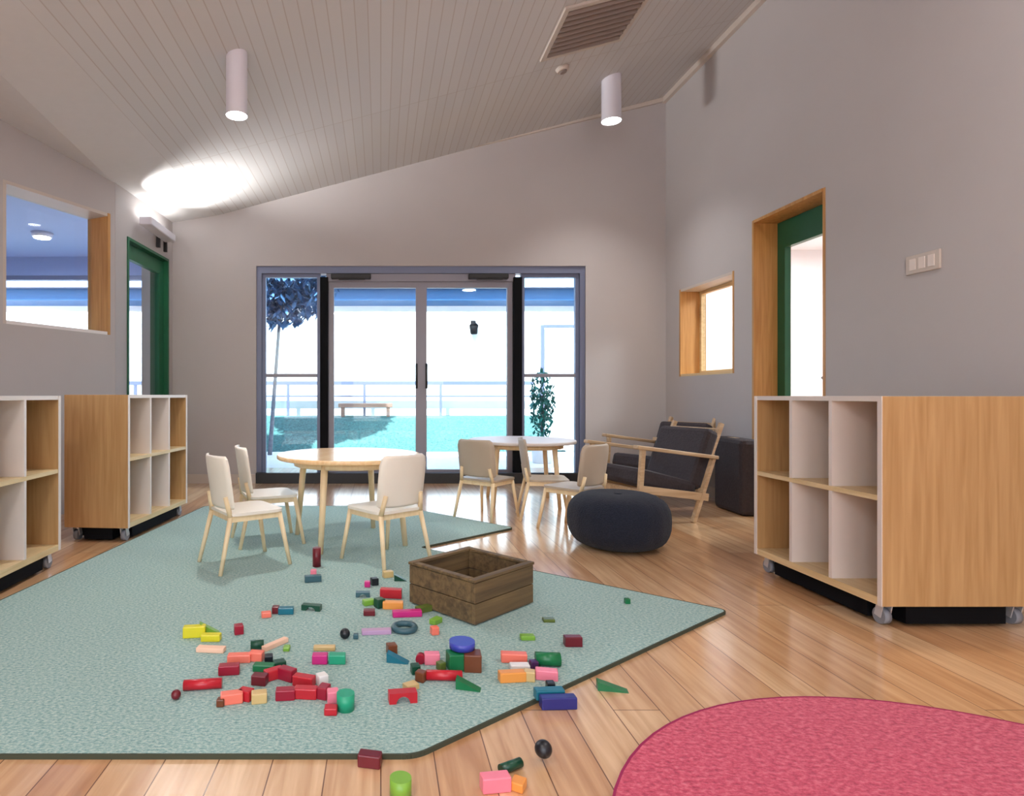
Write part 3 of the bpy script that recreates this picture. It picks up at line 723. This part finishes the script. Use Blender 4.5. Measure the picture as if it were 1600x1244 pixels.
T('block', 'salmon', 416, 964, 15, 'short salmon block left of the dark red cube', 15, h=.02)
T('cube', 'crimson', 373, 990, 14, 'lone crimson cube right of the yellow blocks', 20)
T('block', 'yellow', 304, 995, 34, 'bigger yellow block at the far left of the toys', 8, h=.04)
T('wedge', 'lime', 328, 990, 30, 'lime wedge leaning on the yellow blocks at far left', 20, h=.045)
T('block', 'yellow', 330, 1001, 30, 'yellow block in front of the lime wedge', 0, h=.024)
T('plank', 'peach', 330, 1018, 44, 'pale peach plank lying in front of the yellow blocks', -6)
T('rod', 'darkgreen', 402, 1014, 20, 'dark green rod at the upper left of the peach stick', 10)
T('plank', 'peach', 430, 1010, 48, 'slanting pale peach stick above the green blocks', 52, wd=.022)
T('block', 'lime', 448, 1016, 10, 'tiny lime block right of the slanting peach stick', 0, h=.014)
T('block', 'salmon', 374, 1034, 36, 'orange-salmon block left of the green ones', 4, h=.026)
T('block', 'salmon', 401, 1032, 22, 'short salmon block touching the slanting peach stick', -10)
T('cube', 'black', 420, 1036, 13, 'black cube at the lower end of the slanting peach stick', 10)
T('block', 'green', 413, 1048, 34, 'green block below the black cube', -6, h=.022)
T('block', 'darkgreen', 437, 1044, 18, 'dark green block at the right end of the green block', 25, h=.025)
T('block', 'tan', 507, 1016, 34, 'yellowish tan stick above the magenta and emerald blocks', 0, h=.016, wd=.022)
T('block', 'magenta', 500, 1036, 24, 'magenta block left of the emerald one in mid rug', 0)
T('block', 'emerald', 527, 1036, 26, 'emerald block beside the magenta block in mid rug', 0)
T('block', 'crimson', 358, 1053, 32, 'crimson block above the right end of the long red stick', 8)
T('rod', 'red', 317, 1077, 58, 'long red rod at the far left front of the toys', 8)
T('ball', 'darkred', 275, 1093, 15, 'dark red ball at the left end of the long red rod')
T('block', 'darkred', 406, 1069, 24, 'dark red block at the left of the red pile', -10)
T('block', 'red', 428, 1060, 30, 'bright red block at the top of the red pile', 35)
T('block', 'crimson', 449, 1062, 28, 'crimson block in the centre of the red pile', -30, h=.036)
T('block', 'red', 475, 1071, 34, 'bright red block at the right of the red pile', -18)
T('block', 'crimson', 446, 1092, 30, 'crimson block in the front row of the red pile, left one', 5)
T('block', 'red', 478, 1090, 36, 'red block in the front row of the red pile, right one', -5)
T('block', 'salmon', 362, 1098, 34, 'salmon block at the front left with a brown cube beside it', 15)
T('cube', 'brown', 345, 1103, 12, 'brown cube at the left end of the front salmon block')
T('block', 'red', 384, 1093, 22, 'short red block between the salmon and tan blocks in front', -20)
T('block', 'tan', 405, 1097, 24, 'tan block at the right end of the front salmon group', 12)
T('cube', 'white', 503, 1069, 16, 'white cube above the pink blocks at the right of the red pile', 30)
T('block', 'crimson', 506, 1090, 20, 'crimson block standing left of the pink cube', 70, h=.035)
T('cube', 'pink', 520, 1096, 18, 'pink cube touching the emerald cylinder', 10)
T('block', 'red', 517, 1115, 20, 'short red block in front of the pink cube', 0, h=.02)
T('drum', 'emerald', 540, 1108, 28, 'upright emerald cylinder at the right of the red pile', h=.045)
# middle group
T('cube', 'brown', 612, 1021, 15, 'dark brown cube behind the teal wedge', 15)
T('wedge', 'teal', 622, 1034, 34, 'teal wedge left of the blue-topped stack', -12, h=.03)
T('rod', 'crimson', 657, 1036, 12, 'short crimson rod left of the pink block near the stack', 80)
T('block', 'pink', 675, 1037, 24, 'pink block left of the blue-topped stack', 0, h=.036)
T('cube', 'darkgreen', 649, 1052, 14, 'dark green cube below the short crimson rod', 10)
T('cube', 'olive', 689, 1046, 12, 'olive cube between the pink block and the stack', 30)
T('cube', 'green', 712, 1045, 26, 'dark green cube forming the left base of the blue-topped stack', 8)
T('cube', 'brown', 738, 1046, 27, 'brown cube forming the right base of the blue-topped stack', -5)
T('drum', 'blue', 722, 1012, 40, 'blue disc resting on top of the green and brown cubes', z=RT+.0565, h=.022)
T('block', 'brown', 658, 1064, 14, 'small brown block at the left end of the bright red rod', 60)
T('rod', 'red', 694, 1063, 56, 'bright red rod lying in front of the blue-topped stack', -3)
T('wedge', 'green', 732, 1076, 38, 'green wedge at the right end of the bright red rod', -15)
T('plank', 'tan', 642, 1076, 22, 'pale yellow-tan plank above the front red block', 30)
T('arch', 'red', 629, 1096, 44, 'red arch block at the front centre of the rug', 8)
# right group
T('block', 'salmon', 803, 1034, 40, 'salmon pink block left of the thick green one', -6)
T('block', 'white', 812, 1047, 30, 'white block just below the salmon pink block', 0, h=.02)
T('cube', 'purple', 834, 1044, 12, 'dark purple cube at the left of the thick green block', 10)
T('rod', 'green', 856, 1040, 38, 'thick green rod on the right of the rug', -5, h=.042)
T('block', 'orange', 800, 1064, 42, 'orange-brown block left of the front pink block', 6)
T('block', 'tan', 827, 1063, 18, 'short tan block between the orange-brown and pink blocks', -15)
T('block', 'pink', 854, 1061, 34, 'pink block near the slanting rug edge', -12)
T('block', 'darkred', 895, 1009, 27, 'brownish red block alone at the right of the rug', 0, h=.034)
T('block', 'olive', 857, 971, 18, 'tiny olive block right of the wooden box', 0, h=.012)
T('block', 'lime', 824, 999, 22, 'pale lime block in front of the wooden box', 0, h=.016)
T('cube', 'green', 980, 943, 8, 'tiny green cube near the right tip of the rug', 0)
T('cube', 'black', 860, 1078, 13, 'black cube on the rug edge above the teal blocks')
T('block', 'teal', 858, 1091, 46, 'teal block lying on the edge of the mint rug', 4, h=.028)
T('block', 'navy', 872, 1106, 56, 'dark navy block on the floor in front of the teal one', 3, z=0, h=.034)
T('wedge', 'green', 957, 1078, 46, 'bright green wedge alone on the timber floor', -10, z=0, h=.026)
T('ball', 'black', 849, 1184, 27, 'black ball alone on the timber floor')
T('block', 'darkred', 578, 1196, 36, 'dark red block at the front edge of the mint rug', -12, z=0, h=.03)
T('drum', 'lime', 626, 1243, 34, 'upright lime cylinder at the bottom edge of the photo', z=0, h=.04)
T('rod', 'darkgreen', 798, 1204, 40, 'dark green rod on the floor above the pink block', 28, z=0, h=.022)
T('block', 'pink', 774, 1234, 46, 'pink-red block at the bottom edge of the photo', 8, z=0, h=.034)
T('block', 'orange', 810, 1232, 24, 'orange block right of the pink-red one at the bottom edge', 60, z=0, h=.02)
